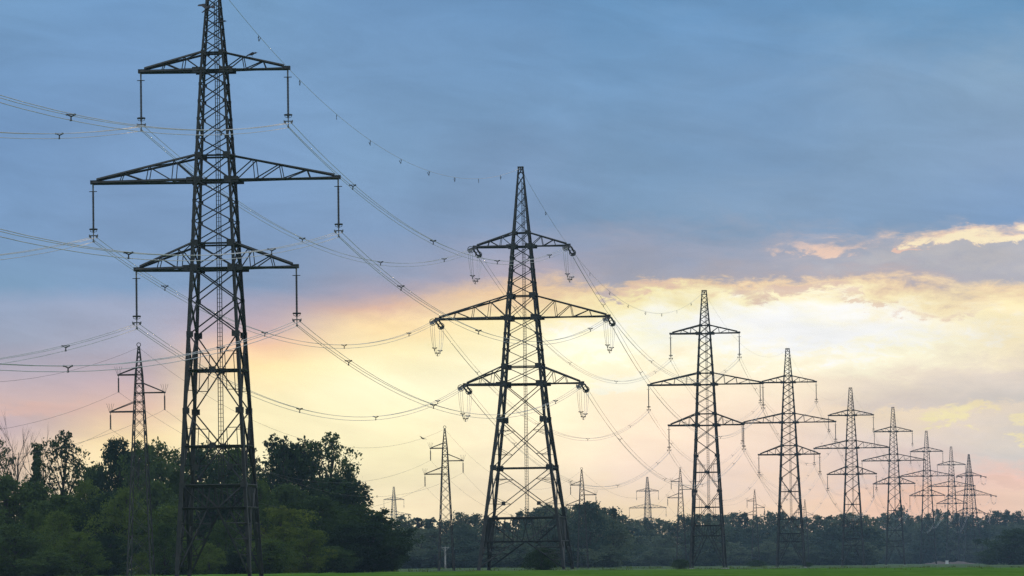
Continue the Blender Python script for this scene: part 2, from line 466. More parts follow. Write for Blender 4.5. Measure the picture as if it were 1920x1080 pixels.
def make_pylon(wtab, panels, portal, arms, thick, plates):
    """arms = [(z low, z high, reach, [post fractions])]; panels = [(kind, z0, z1)]; portal = (z lower beam, z upper beam)"""
    root = empty('pylon', (0, 0, 0))
    top = wtab[-1][0]
    c = lambda z, s: V((s[0] * interp(wtab, z) / 2, s[1] * interp(wtab, z) / 2, z))
    zl, zu = portal
    # four legs, each with its node plates and its footing
    zs = sorted(set([0.25, zl, zu, top] + [p[1] for p in panels] + [p[2] for p in panels]))
    for sx, sy in ((-1, -1), (1, -1), (1, 1), (-1, 1)):
        mb = MB()
        for a, b in zip(zs, zs[1:]):
            mb.angle(c(a, (sx, sy)), c(b + 0.02, (sx, sy)), interp(thick, (a + b) / 2), (sx, sy, 0), 0.3)
        mp = mb
        for z, size in plates:
            p = c(z, (sx, sy)); i = interp(thick, z)
            mp.box(p + V((-sx * size * 0.3, sy * (i * 0.55), 0)), size, 0.05, size * 0.95)
            mp.box(p + V((sx * (i * 0.55), -sy * size * 0.3, 0)), 0.05, size, size * 0.95)
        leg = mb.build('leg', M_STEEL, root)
        mf = MB()
        p = c(0, (sx, sy)); mf.box((p.x, p.y, -0.15), 0.9, 0.9, 0.6)
        mf.build('footing', M_CONCRETE, leg)
    for A, B, nrm in FACES:
        nv = V((nrm[0], nrm[1], 0))
        mb = MB()
        def br(p, q, w): mb.angle(p, q, w, nv)
        L = lambda p, q, t: p.lerp(q, t)
        for kind, z0, z1 in panels:
            w = 0.125 if z0 < arms[0][0] else 0.105 if z0 < arms[-1][1] else 0.085
            a0, b0, a1, b1 = c(z0, A), c(z0, B), c(z1, A), c(z1, B)
            br(a0, b1, w); br(b0 + nv * w * 0.6, a1 + nv * w * 0.6, w)
            if kind == 'zig': continue
            k = (b0 - a0).length / ((b0 - a0).length + (b1 - a1).length)
            zc = z0 + (z1 - z0) * k
            ac, bc = c(zc, A), c(zc, B); mid = (ac + bc) / 2
            if kind == 'beam':                      # beam through the crossing, with a node plate
                br(ac, bc, 0.2)
                t = nv.cross(V((0, 0, 1)))
                mb.box(mid + nv * 0.1, abs(t.x) * 0.55 + abs(nv.x) * 0.05, abs(t.y) * 0.55 + abs(nv.y) * 0.05, 0.5)
            if kind in ('beam', 'red'):             # thin redundants
                for zz, tt in ((z0, k), (z1, 1 - k)):
                    e0, e1 = c(zz, A), c(zz, B); zh = (zz + zc) / 2
                    l0, l1 = c(zh, A), c(zh, B); d0, d1 = L(e0, mid, 0.5), L(e1, mid, 0.5)
                    br(l0, d0, 0.075); br(l1, d1, 0.075)
                    if kind == 'beam':
                        br(d0, L(ac, mid, 0.5), 0.07); br(d1, L(bc, mid, 0.5), 0.07)
                    else:
                        br(d0, c((zh + zc) / 2, A), 0.07); br(d1, c((zh + zc) / 2, B), 0.07)
            if kind == 'red': br(c(z0, A), c(z0, B), 0.17)
        for zlo, zhi, reach, posts in arms:
            br(c(zlo, A), c(zlo, B), 0.24); br(c(zhi, A), c(zhi, B), 0.18)
        # portal at the foot
        au, bu, al, bl = c(zu, A), c(zu, B), c(zl, A), c(zl, B)
        br(au, bu, 0.3); br(al, bl, 0.22)
        br(au, L(al, bl, 0.4), 0.17); br(bu, L(al, bl, 0.6), 0.17)
        br(L(au, bu, 0.47), L(al, bl, 0.4), 0.13); br(L(au, bu, 0.53), L(al, bl, 0.6), 0.13)
        for t in (0.16, 0.27): 
            br(L(au, bu, t), L(al, bl, t), 0.08); br(L(au, bu, 1 - t), L(al, bl, 1 - t), 0.08)
        br(L(au, bu, 0.36), L(al, bl, 0.33), 0.1); br(L(au, bu, 0.64), L(al, bl, 0.67), 0.1)
        for P, Q, t in ((A, B, 0.44), (B, A, 0.44)):
            foot = c(0.5, P); head = L(c(zl, P), c(zl, Q), t)
            br(head, foot, 0.2)
            prev = None
            for u in (0.28, 0.52, 0.76):
                lg = c(0.5 + (zl - 0.5) * u, P); dg = L(foot, head, u)
                br(lg, dg, 0.1)
                if prev is not None: br(prev[1], lg, 0.085); br(prev[0], dg, 0.07)
                prev = (lg, dg)
            br(prev[1], L(c(zl, P), c(zl, Q), t * 0.5), 0.1); br(prev[0], L(c(zl, P), c(zl, Q), t * 0.5), 0.08)
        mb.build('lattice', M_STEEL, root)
    # crossarms
    for zlo, zhi, reach, posts in arms:
        for sx in (-1, 1):
            mb = MB(); nv = V((0, 0, 1))
            tip = V((sx * reach, 0, zlo))
            bot = [c(zlo, (sx, sy)) for sy in (-1, 1)]; tops = [c(zhi, (sx, sy)) for sy in (-1, 1)]
            tl = [tip + V((0, sy * 0.16, 0.0)) for sy in (-1, 1)]; tu = [tip + V((-sx * 0.35, sy * 0.16, 0.26)) for sy in (-1, 1)]
            for i in (0, 1):
                sy = (-1, 1)[i]; on = V((0, sy, 0))
                mb.angle(bot[i], tl[i], 0.23, on, 0.3); mb.angle(tops[i], tu[i], 0.2, on, 0.3)
                for j, t in enumerate(posts):
                    lo, hi = bot[i].lerp(tl[i], t), tops[i].lerp(tu[i], t)
                    mb.angle(lo, hi, 0.085, on)
                    lo2 = bot[i].lerp(tl[i], posts[j - 1] if j else 0.0)
                    mb.angle(lo2, hi, 0.11, on)
            prevt = 0.0
            for j, t in enumerate(posts + [0.93]):
                a, b = (0, 1) if j % 2 else (1, 0)
                mb.angle(bot[a].lerp(tl[a], prevt), bot[b].lerp(tl[b], t), 0.09, nv)
                mb.angle(bot[0].lerp(tl[0], t), bot[1].lerp(tl[1], t), 0.08, nv)
                mb.angle(tops[b].lerp(tu[b], prevt), tops[a].lerp(tu[a], t), 0.08, nv)
                prevt = t
            mb.box(tip + V((-sx * 0.1, 0, 0.06)), 0.62, 0.4, 0.34)
            for i in (0, 1): mb.box(bot[i] + V((sx * 0.35, 0, 0)), 0.8, 0.06, 0.5)
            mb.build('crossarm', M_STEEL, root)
    # ladder up the inside and the cap for the earth wire
    lad = MB()
    ltop = top - 2.0
    for sxx in (-0.21, 0.21): lad.tube([(0.25 + sxx, 0.1, zu), (0.25 + sxx * 0.8, 0.05, ltop)], 0.035, 4)
    lad.tube([(0.25, 0.12, zu), (0.25, 0.07, ltop)], 0.03, 4)
    z = zu + 0.3
    while z < ltop - 0.2:
        lad.box((0.25, 0.08, z), 0.42, 0.035, 0.035); z += 0.36
    lad.build('ladder', M_STEEL_OLD, root)
    (ka, za, zb), zs_ = panels[0], (9.5 if zl > 5 else 8.9)
    for sx in (-1, 1):
        wa, wb = interp(wtab, za) / 2, interp(wtab, zb) / 2
        xx = -wa + (wa + wb) * (zs_ - za) / (zb - za)
        sg = MB(); sg.box((-sx * xx, -interp(wtab, zs_) / 2 - 0.12, zs_), 0.5, 0.04, 0.5); sg.build('sign_plate', M_STEEL, root)
    cap = MB(); w = interp(wtab, top)
    cap.box((0, 0, top + 0.05), w + 0.2, w + 0.2, 0.14)
    for s2 in (-1, 1): 
        for A, B, nrm in FACES[:2]: cap.angle(c(top - 0.7, A), c(top - 0.7, B), 0.1)
    cap.box((0, 0, top - 0.15), 0.12, 0.5, 0.3)
    for s2 in (-1, 1): cap.box((s2 * interp(wtab, top - .7) / 2, 0, top - 0.35), 0.06, 0.06, 0.8)
    cap.build('cap', M_STEEL, root)
    return root

# suspension pylon: arms at 26.3 / 33.8 / 43.1 m
ARMS_S = [(26.3, 28.4, 6.85, [0.27, 0.63]), (33.75, 35.85, 10.5, [0.23, 0.48, 0.74]), (43.1, 44.6, 6.3, [0.32, 0.66])]
S_PANELS = [('beam', 8.0, 14.25), ('beam', 14.25, 20.7), ('x', 20.7, 23.6), ('x', 23.6, 26.3), ('x', 26.3, 28.4),
            ('x', 28.4, 30.25), ('x', 30.25, 32.0), ('x', 32.0, 33.75), ('x', 33.75, 35.85), ('x', 35.85, 37.35), ('x', 37.35, 38.95),
            ('x', 38.95, 40.45), ('x', 40.45, 41.9), ('x', 41.9, 43.1), ('x', 43.1, 44.6), ('x', 44.6, 45.65), ('x', 45.65, 46.6),
            ('x', 46.6, 47.5), ('x', 47.5, 48.35), ('x', 48.35, 49.2), ('x', 49.2, 50.0), ('x', 50.0, 50.9)]
S_PLATES = [(8.0, .45), (14.25, .52), (20.7, .52), (26.3, .62), (28.4, .58), (33.75, .6), (35.85, .55), (43.1, .5), (44.6, .42)] + [(z, .27) for z in (23.6, 30.25, 32, 37.35, 38.95, 40.45, 41.9)]
pylon_s = make_pylon([(0, 6.2), (8.0, 5.35), (14.25, 4.75), (26.3, 3.55), (33.75, 2.95), (43.1, 1.95), (50.9, 0.75)], S_PANELS, (6.1, 8.0), ARMS_S,
                     [(0, .34), (26, .28), (43, .18), (51, .12)], S_PLATES)
# broadest pylon: heavier, wider
ARMS_A = [(24.6, 26.9, 7.8, [0.3, 0.62]), (33.3, 36.2, 11.4, [0.27, 0.5, 0.76]), (42.7, 44.5, 6.25, [0.33, 0.66])]
A_PANELS = [('red', 7.1, 13.6), ('red', 13.6, 19.9), ('x', 19.9, 24.6), ('x', 24.6, 26.9), ('x', 26.9, 29.1), ('x', 29.1, 31.2), ('x', 31.2, 33.3),
            ('x', 33.3, 36.2), ('x', 36.2, 37.9), ('x', 37.9, 39.6), ('x', 39.6, 41.2), ('x', 41.2, 42.7), ('x', 42.7, 44.5), ('x', 44.5, 46.2),
            ('x', 46.2, 47.7), ('x', 47.7, 49.2), ('x', 49.2, 50.6), ('x', 50.6, 52.0), ('x', 52.0, 53.1)]
A_PLATES = [(7.1, .6), (13.6, .75), (19.9, .8), (24.6, .85), (26.9, .75), (33.3, .85), (36.2, .8), (42.7, .7), (44.5, .5)] + [(z, .36) for z in (29.1, 31.2, 37.9, 39.6, 41.2)]
pylon_a = make_pylon([(0, 11.2), (7.1, 9.35), (13.6, 7.7), (19.9, 6.1), (24.6, 5.2), (33.3, 3.9), (42.7, 2.35), (44.5, 2.0), (53.1, 0.55)], A_PANELS, (4.0, 7.1), ARMS_A,
                     [(0, .44), (24, .37), (43, .24), (53, .15)], A_PLATES)
pylon_a.name = 'angle_pylon'

TH = math.radians(6.5)                          # bearing of the line
LAT = V((math.cos(TH), -math.sin(TH), 0))
def base_at(x, Y):
    p = at(x, 1060, Y); p.z = ground_z(p.x); return p

MAIN = [  # photo x of the axis at the foot, distance, type, label
    (411, 450, 'S', 'nearest and largest dark lattice pylon, its peak cropped by the frame top'),
    (986, 700, 'A', 'broadest pylon, with jumper loops under its arms and a bush between its legs'),
    (1328, 976, 'S', 'first pylon past the broadest pylon, dark against the brightest white cloud'),
    (1483, 1199, 'S', 'second pylon past the broadest pylon, arm tips touching its taller neighbour'),
    (1600, 1499, 'S', 'third pylon past the broadest pylon, slim and slightly hazy'),
    (1679, 1767, 'S', 'fourth pylon past the broadest pylon, small, with a thin-crowned poplar at its side'),
    (1741, 2088, 'S', 'fifth pylon past the broadest pylon, small and hazy'),
    (1787, 2405, 'S', 'sixth pylon past the broadest pylon, tiny, overlapped by the last twisted pylon'),
    (1820, 2600, 'A', 'last twisted pylon of the line, tiny and dark at the right end'),
]
PY = []
used = {'S': False, 'A': False}
for x, Y, k, lab in MAIN:
    src = pylon_s if k == 'S' else pylon_a
    o = copy_tree(src) if used[k] else src
    used[k] = True
    o.location = base_at(x, Y); o.rotation_euler = (0, 0, -TH)
    o.scale.z = {1199: .966, 1499: .984, 1767: 1.028, 2088: 1.026, 2405: 1.036}.get(Y, 1.0)
    if Y == 2600: o.rotation_euler = (0, 0, math.radians(16))
    tag(o, lab, 'pylon', 'pylons of the high voltage line')
    PY.append((o, k, o.rotation_euler[2]))
for x, Y, rz, lab in [(740, 3280, 0.25, 'faint distant double-tiered pylon rising behind the trees right of the dark wood'),
                      (1216, 2976, 0.2, 'faint distant pylon over the treeline between the broadest pylon and the next large pylon')]:
    o = copy_tree(pylon_s); o.location = base_at(x, Y); o.rotation_euler = (0, 0, rz); o.location.z -= 2.0 if x > 1000 else 2.0
    tag(o, lab, 'pylon', 'far pylons of another line')
    PY.append((o, 'S', rz))

# ------------------------------------------------------------------ insulators
def sheds(l0, l1, n, r0, r1):
    pr = [(l0, r0)]
    for i in range(n):
        a = l0 + (l1 - l0) * (i + 0.25) / n; b = l0 + (l1 - l0) * (i + 0.6) / n
        pr += [(a, r0), (a + 0.01, r1), (b, r0)]
    return pr + [(l1, r0)]

def make_string():
    r = empty('insulator_string', (0, 0, 0)); dn = (0, 0, -1)
    mb = MB(); mb.box((0, 0, -0.12), 0.1, 0.24, 0.3); mb.tube([(0, 0, -0.2), (0, 0, -0.62)], 0.07, 6); mb.build('hanger', M_FITTING, r)
    mb = MB(); mb.lathe(sheds(0.6, 3.75, 26, 0.075, 0.125), (0, 0, 0), dn, 8); mb.build('insulator_rod', M_RODS, r)
    mb = MB(); mb.box((0, 0, -0.62), 0.66, 0.08, 0.06); mb.ring((0.0, 0, -0.62), 0.2, 0.025); mb.build('arcing_horn', M_STEEL_OLD, r)
    mb = MB(); mb.ring((0, 0, -3.82), 0.31, 0.06)
    for a in range(4):
        ca, sa = math.cos(a * 1.571 + .4), math.sin(a * 1.571 + .4)
        mb.tube([(ca * .31, sa * .31, -3.82), (ca * .27, sa * .27, -4.0), (ca * .05, sa * .05, -4.08)], 0.025, 4)
    mb.build('arcing_ring', M_STEEL, r)
    mb = MB(); mb.tube([(0, 0, -3.7), (0, 0, -4.45)], 0.055, 6); mb.box((0, 0, -4.36), 0.62, 0.07, 0.09)
    for s in (-1, 1): mb.box((s * 0.27, 0, -4.45), 0.08, 0.5, 0.22); mb.box((s * 0.36, 0, -4.36), 0.06, 0.1, 0.2)
    mb.box((0, 0, -4.66), 0.07, 0.1, 0.4); mb.box((0, 0, -4.86), 0.1, 0.5, 0.14)
    mb.build('clamp', M_FITTING, r)
    return r
WIRE_OFF = [(-0.27, -4.52), (0.27, -4.52), (0.0, -4.9)]
string0 = make_string(); string_used = False
ARMN = ['bottom', 'middle', 'top']; SIDE = {-1: 'left', 1: 'right'}
PNAME = ['the nearest pylon', 'the broadest pylon'] + ['the %s pylon past the broadest pylon' % w for w in ('first', 'second', 'third', 'fourth', 'fifth', 'sixth')] + [
         'the last twisted pylon', 'the faint pylon beside the wood', 'the faint pylon over the treeline']
def tipw(o, rz, sx, reach, z):
    return o.location + V((sx * reach * math.cos(rz), sx * reach * math.sin(rz), z * o.scale.z))
ATT = {}      # (pylon, arm, side) -> dict of the wire end points towards the camera ('in') and away ('out')
for pi, (o, k, rz) in enumerate(PY):
    if k != 'S': continue
    for ai, (zlo, zhi, reach, posts) in enumerate(ARMS_S):
        for sx in (-1, 1):
            s = copy_tree(string0) if string_used else string0
            string_used = True
            tip = tipw(o, rz, sx, reach, zlo - 0.1)
            s.location = tip; s.rotation_euler = (0, 0, rz)
            tag(s, f'long insulator under the {SIDE[sx]} {ARMN[ai]} arm of {PNAME[pi]}', 'insulator', 'hanging insulator strings')
            lat = V((math.cos(rz), math.sin(rz), 0))
            pts = [tip + lat * a + V((0, 0, b)) for a, b in WIRE_OFF]
            ATT[pi, ai, sx] = {'in': pts, 'out': pts}

# ------------------------------------------------------------------ conductors
def curve_pts(a, b, sag, n):
    return [a.lerp(b, i / n) - V((0, 0, 4 * sag * (i / n) * (1 - i / n))) for i in range(n + 1)]

def wire_mesh(name, a, b, sag, r, n=30, sides=5, mat=None):
    mb = MB(); mb.tube(curve_pts(a, b, sag, n), r, sides)
    return mb.mesh(name, mat or M_WIRE, True)

sp = MB()
for a, b in (((-0.27, 0), (0, -0.14)), ((0.27, 0), (0, -0.14)), ((0, -0.14), (0, -0.4))):
    sp.angle((a[0], 0, a[1]), (b[0], 0, b[1]), 0.082, (0, 1, 0), 0.45)
sp.angle((-0.2, 0, 0.0), (0.2, 0, 0.0), 0.055, (0, 1, 0), 0.45)
for x, z in ((-0.27, 0), (0.27, 0), (0, -0.38)): sp.box((x, 0, z), 0.11, 0.2, 0.11)
SPACER = sp.mesh('spacer', M_STEEL_OLD)
sp = MB()
for a, b in (((-0.27, 0), (0, -0.14)), ((0.27, 0), (0, -0.14)), ((0, -0.14), (0, -0.4))):
    sp.angle((a[0], 0, a[1]), (b[0], 0, b[1]), 0.055, (0, 1, 0), 0.45)
for x, z in ((-0.27, 0), (0.27, 0), (0, -0.38)): sp.box((x, 0, z), 0.08, 0.16, 0.08)
SPACER_SLIM = sp.mesh('spacer', M_STEEL_OLD)

def bundle(A, B, sag, r, label, gap=52.0):
    mid = sum(A, V()) / 3
    root = empty('conductor_bundle', mid)
    tag(root, label, 'power line', 'triple conductor bundles')
    for a, b in zip(A, B):
        link_mesh('wire', wire_mesh('wire', a - mid, b - mid, sag, r), root)
    L = (B[0] - A[0]).length
    n = max(2, int(L / gap)); off = rng.uniform(-0.1, 0.1)
    for i in range(n):
        t = (i + 0.6 + off) / n
        if not 0.03 < t < 0.97: continue
        p = (A[0].lerp(B[0], t) + A[1].lerp(B[1], t)) / 2 - V((0, 0, 4 * sag * t * (1 - t)))
        link_mesh('spacer', SPACER if gap == 52.0 else SPACER_SLIM, root, p - mid).rotation_euler = (0, 0, -TH)
    return root

# tension strings and jumpers on the broadest pylons: first the bearing of each side
SAGS = {0: 5.6, 1: 9.3, 2: 7.2, 3: 8.5, 4: 7.5, 5: 9.0, 6: 9.0, 7: 4.5}
def make_tension():
    """along +Y from the arm tip to the wire yoke"""
    r = empty('tension_insulator', (0, 0, 0))
    mb = MB(); mb.tube([(0, 0, 0), (0, 0.45, 0)], 0.07, 6); mb.box((0, 0.5, 0), 0.62, 0.16, 0.1)
    mb.build('yoke', M_FITTING, r); mb = MB(); mb.box((0, 4.55, 0), 0.62, 0.16, 0.1)
    mb.box((0, 4.75, -0.1), 0.5, 0.3, 0.34); mb.tube([(0, 4.6, 0), (0, 5.1, -0.1)], 0.06, 6)
    mb.build('yoke', M_FITTING, r)
    for s in (-1, 1):
        mb = MB(); mb.lathe(sheds(0.55, 4.5, 30, 0.075, 0.12), (s * 0.26, 0, 0), (0, 1, 0), 8); mb.build('insulator_rod', M_RODS, r)
    mb = MB(); mb.ring((0, 4.3, 0), 0.42, 0.05, (0, 1, 0)); mb.build('arcing_ring', M_STEEL, r)
    return r
tens0 = make_tension(); tens_used = False
TOFF = [(-0.27, 0.0), (0.27, 0.0), (0.0, -0.4)]
for pi in (1, 8):
    o, k, rz = PY[pi]
    for ai, (zlo, zhi, reach, posts) in enumerate(ARMS_A):
        for sx in (-1, 1):
            tip = tipw(o, rz, sx, reach, zlo - 0.1)
            ends = {}
            for key, nb in (('in', pi - 1), ('out', pi + 1)):
                if pi == 8 and key == 'out':
                    d = V((math.sin(TH + 0.5), math.cos(TH + 0.5), -0.11))
                else:
                    q = ATT[nb, ai, sx]['out'][0] - tip
                    L = math.hypot(q.x, q.y); sg = SAGS[min(nb, pi)]
                    d = V((q.x / L, q.y / L, (q.z - 4 * sg) / L))
                d.normalize()
                s = copy_tree(tens0) if tens_used else tens0
                tens_used = True
                yaw = math.atan2(-d.x, d.y); pitch = math.asin(d.z)
                s.location = tip; s.rotation_euler = (pitch, 0, yaw)
                tag(s, f'double tension insulator at the {SIDE[sx]} {ARMN[ai]} arm tip of {PNAME[pi]}, {"near" if key == "in" else "far"} side', 'insulator', 'tension insulator sets')
                e = tip + d * 4.95; lat = V((math.cos(yaw), math.sin(yaw), 0))
                ends[key] = [e + lat * a + V((0, 0, b)) for a, b in TOFF]
            if pi == 1: ATT[pi, ai, sx] = ends
            else: ATT[pi, ai, sx] = {'in': ends['in']}
            # jumper: a deep loop under the arm from one string end to the other
            mid = sum(ends['in'], V()) / 3
            j = empty('jumper_loop', mid)
            tag(j, f'triple jumper loop hanging below the {SIDE[sx]} {ARMN[ai]} arm tip of {PNAME[pi]}', 'jumper loop', 'jumper loops')
            for a, b in zip(ends['in'], ends['out']):
                pts = []
                for i in range(25):
                    t = i / 24; u = abs(2 * t - 1)
                    ax = 0.5 - 0.5 * math.copysign((1 - (1 - u) ** 1.5) ** 0.9, 1 - 2 * t)
                    pts.append(a.lerp(b, ax) - mid - V((0, 0, 3.7 * (1 - u ** 2.2))))
                mb = MB(); mb.tube(pts, 0.02, 5); mb.build('wire', M_WIRE, j, True)
            for t in (0.3, 0.5, 0.7):
                u = abs(2 * t - 1); ax = 0.5 - 0.5 * math.copysign((1 - (1 - u) ** 1.5) ** 0.9, 1 - 2 * t)
                p = (ends['in'][0].lerp(ends['out'][0], ax) + ends['in'][1].lerp(ends['out'][1], ax)) / 2 - V((0, 0, 3.7 * (1 - u ** 2.2)))
                link_mesh('spacer', SPACER, j, p - mid).rotation_euler = (0, 0, -TH)

# spans: from beyond the left edge of the view to the nearest pylon, then pylon to pylon
BACK = V((-0.113 * 300, -300, 0))
for ai in range(3):
    for sx in (-1, 1):
        A = ATT[0, ai, sx]['in']
        bundle(A, [p + BACK for p in A], 8.2, 0.026, f'pale triple wires sweeping out left from the {SIDE[sx]} {ARMN[ai]} arm of the nearest pylon')
        for pi in range(0, 8):
            lab = f'triple wires receding from the {SIDE[sx]} {ARMN[ai]} arm of {PNAME[pi]}'
            bundle(ATT[pi, ai, sx]['out'], ATT[pi + 1, ai, sx]['in'], SAGS[pi], 0.024 if pi < 1 else 0.02 if pi < 2 else 0.014, lab, 52.0 if pi < 1 else 66.0 if pi < 3 else 95.0)

# earth wires from peak to peak, with bird diverters on the first spans
dv = MB(); dv.box((0, 0, -0.1), 0.05, 0.05, 0.2); dv.box((0.1, 0, -0.34), 0.06, 0.03, 0.42, Matrix.Rotation(0.5, 3, 'Y')); dv.box((-0.02, 0.03, -0.3), 0.05, 0.03, 0.36, Matrix.Rotation(-0.2, 3, 'Y'))
DIVERTER = dv.mesh('bird_diverter', M_STEEL_OLD)
def peak(pi):
    o, k, rz = PY[pi]
    return o.location + V((0, 0, (50.8 if k == 'S' else 53.0) * o.scale.z))
for pi in range(8):
    a, b = peak(pi), peak(pi + 1); sag = {0: 7.0, 1: 10.2}.get(pi, SAGS[pi] * 0.8)
    r = empty('earth_wire', a); tag(r, f'thin earth wire receding from the peak of {PNAME[pi]}', 'wire', 'earth wires')
    link_mesh('wire', wire_mesh('wire', V(), b - a, sag, 0.02 if pi < 2 else 0.013), r)
    if pi < 2:
        n = 10
        for i in range(1, n):
            t = i / n
            link_mesh('bird_diverter', DIVERTER, r, (b - a) * t - V((0, 0, 4 * sag * t * (1 - t)))).rotation_euler = (0, 0, 0.6 * i)

# ------------------------------------------------------------------ smaller single-circuit pylons of a parallel line
SM_H = 26.4
SM_ARMS = [(18.8, 19.9, -1, 3.3), (20.9, 22.0, 1, 2.9), (22.95, 23.75, -1, 2.35)]
def make_small():
    root = empty('small_pylon', (0, 0, 0))
    wt_ = [(0, 2.7), (18.8, 1.12), (22.9, 0.74), (26.0, 0.16)]
    c = lambda z, s: V((s[0] * interp(wt_, z) / 2, s[1] * interp(wt_, z) / 2, z))
    zs = [0.1]
    while zs[-1] < 25.7: zs.append(min(25.9, zs[-1] + max(0.5, 0.95 * interp(wt_, zs[-1]))))
    for s in ((-1, -1), (1, -1), (1, 1), (-1, 1)):
        mb = MB()
        for a, b in ((0.05, 18.8), (18.8, 22.9), (22.9, 26.0)): mb.angle(c(a, s), c(b, s), 0.14 if a < 18 else 0.12, (*s, 0), 0.3)
        leg = mb.build('leg', M_STEEL_OLD, root)
        mf = MB(); p = c(0, s); mf.box((p.x, p.y, -0.1), 0.5, 0.5, 0.4); mf.build('footing', M_CONCRETE, leg)
    for A, B, nrm in FACES:
        mb = MB(); nv = V((*nrm, 0))
        for z0, z1 in zip(zs, zs[1:]):
            mb.angle(c(z0, A), c(z1, B), 0.052, nv); mb.angle(c(z0, B), c(z1, A), 0.052, nv)
        for zl_, zh_, sx, rc in SM_ARMS:
            mb.angle(c(zl_, A), c(zl_, B), 0.12, nv); mb.angle(c(zh_, A), c(zh_, B), 0.1, nv)
        mb.build('lattice', M_STEEL_OLD, root)
    for zl_, zh_, sx, rc in SM_ARMS:
        mb = MB(); tip = V((sx * rc, 0, zl_))
        for sy in (-1, 1):
            mb.angle(c(zl_, (sx, sy)), tip + V((0, sy * 0.07, 0)), 0.13, (0, sy, 0), 0.35)
            mb.angle(c(zh_, (sx, sy)), tip + V((-sx * 0.12, sy * 0.07, 0.1)), 0.09, (0, sy, 0), 0.35)
        for t in (0.35, 0.7): mb.angle(c(zl_, (sx, -1)).lerp(tip, t), c(zl_, (sx, 1)).lerp(tip, t), 0.07)
        mb.box(tip, 0.22, 0.26, 0.18)
        arm = mb.build('crossarm', M_STEEL_OLD, root)
        ms_ = MB()
        for a in (-0.5, -0.2, 0.15, 0.45): ms_.tube([tip + V((a * 0.3, 0, 0.08)), tip + V((a * 0.9, 0.05, 0.95))], 0.016, 4)
        ms_.build('bird_spikes', M_STEEL_OLD, arm)
    mb = MB(); mb.box((0, 0, 26.0), 0.26, 0.26, 0.16); mb.ring((0, 0, 26.32), 0.22, 0.045, (0, 1, 0.2)); mb.build('peak_ring', M_STEEL_OLD, root)
    return root
small0 = make_small()
def make_small_string():
    r = empty('small_insulator', (0, 0, 0))
    mb = MB(); mb.tube([(0, 0, 0), (0, 0, -0.3)], 0.04, 5); mb.box((0, 0, -1.82), 0.12, 0.4, 0.12); mb.build('clamp', M_FITTING, r)
    mb = MB(); mb.lathe(sheds(0.28, 1.75, 12, 0.07, 0.13), (0, 0, 0), (0, 0, -1), 8); mb.build('insulator_rod', M_RODS, r)
    return r
sstr0 = make_small_string(); ss_used = False
SMALL = [(264, 600, 'small three-armed lattice pylon rising out of the dark wood on the left'),
         (837, 858, 'small three-armed lattice pylon between the dark wood and the broadest pylon'),
         (1093, 1104, 'small three-armed pylon just right of the broadest pylon, behind a dense dark tree'),
         (1278, 1356, 'small three-armed pylon close left of the first pylon past the broadest pylon'),
         (1417, 1620, 'faint small three-armed pylon between two large pylons on the right'),
         (1511, 1920, 'faintest small three-armed pylon, barely clearing the treeline')]
SNAME = ['the small pylon in the wood', 'the small pylon left of the broadest pylon', 'the small pylon right of the broadest pylon', 'the fourth small pylon of its line', 'the faint small pylon', 'the faintest small pylon']
SATT = []
for i, (x, Y, lab) in enumerate(SMALL):
    o = small0 if i == 0 else copy_tree(small0)
    o.location = base_at(x, Y); o.rotation_euler = (0, 0, -TH)
    o.location.z = min(o.location.z, at(x, (645, 800, 878, 877, 918, 937)[i], Y).z - 26.4)
    tag(o, lab, 'pylon', 'small pylons of the parallel line')
    row = []
    for ai, (zl_, zh_, sx, rc) in enumerate(SM_ARMS):
        s = copy_tree(sstr0) if ss_used else sstr0
        ss_used = True
        tip = tipw(o, -TH, sx, rc, zl_ - 0.08); s.location = tip; s.rotation_euler = (0, 0, -TH)
        tag(s, f'short insulator under the {ARMN[ai]} arm of {SNAME[i]}', 'insulator', 'short insulators of the small pylons')
        row.append(tip + V((0, 0, -1.85)))
    row.append(o.location + V((0, 0, 26.0)))
    SATT.append(row)
def thin_line(a, b, sag, lab, r=0.014):
    o = link_mesh('power_line', wire_mesh('power_line', V(), b - a, sag, r, 26, 4, M_STEEL_OLD)); o.location = a
    tag(o, lab, 'power line', 'single wires of the small pylons')
WN = ['bottom arm', 'middle arm', 'top arm', 'peak']
for ai in range(4):
    a = SATT[0][ai]
    thin_line(a, a + V((-0.113 * 250, -250, 0)), 7.5, f'thin wire running out left from the {WN[ai]} of {SNAME[0]}')
    for i in range(5):
        thin_line(SATT[i][ai], SATT[i + 1][ai], 6.5, f'thin wire receding from the {WN[ai]} of {SNAME[i]}')

# ------------------------------------------------------------------ trees
def leaf_cloud(name, centres, sizes, leaf, mat, seed, up=0.35):
    """many small leaf-shaped faces round the given twig ends"""
    r = np.random.default_rng(seed)
    P = np.asarray(centres, float); n = len(P)
    d = r.normal(size=(n, 3)); d[:, 2] = d[:, 2] * 0.8 + up
    d /= np.linalg.norm(d, axis=1)[:, None]
    a = r.normal(size=(n, 3)); u = np.cross(d, a); u /= np.linalg.norm(u, axis=1)[:, None]
    v = np.cross(d, u)
    s = (leaf * np.asarray(sizes) * r.uniform(0.6, 1.35, n))[:, None]
    q = np.stack([P - u * s, P - v * s * 0.55 + u * s * 0.1, P + u * s, P + v * s * 0.55 + u * s * 0.1], 1).reshape(-1, 3)
    me = bpy.data.meshes.new(name)
    me.vertices.add(4 * n); me.vertices.foreach_set('co', q.astype(np.float32).ravel())
    me.loops.add(4 * n); me.loops.foreach_set('vertex_index', np.arange(4 * n, dtype=np.int32))
    me.polygons.add(n); me.polygons.foreach_set('loop_start', np.arange(0, 4 * n, 4, dtype=np.int32))
    me.materials.append(mat); me.update(calc_edges=True)
    return me

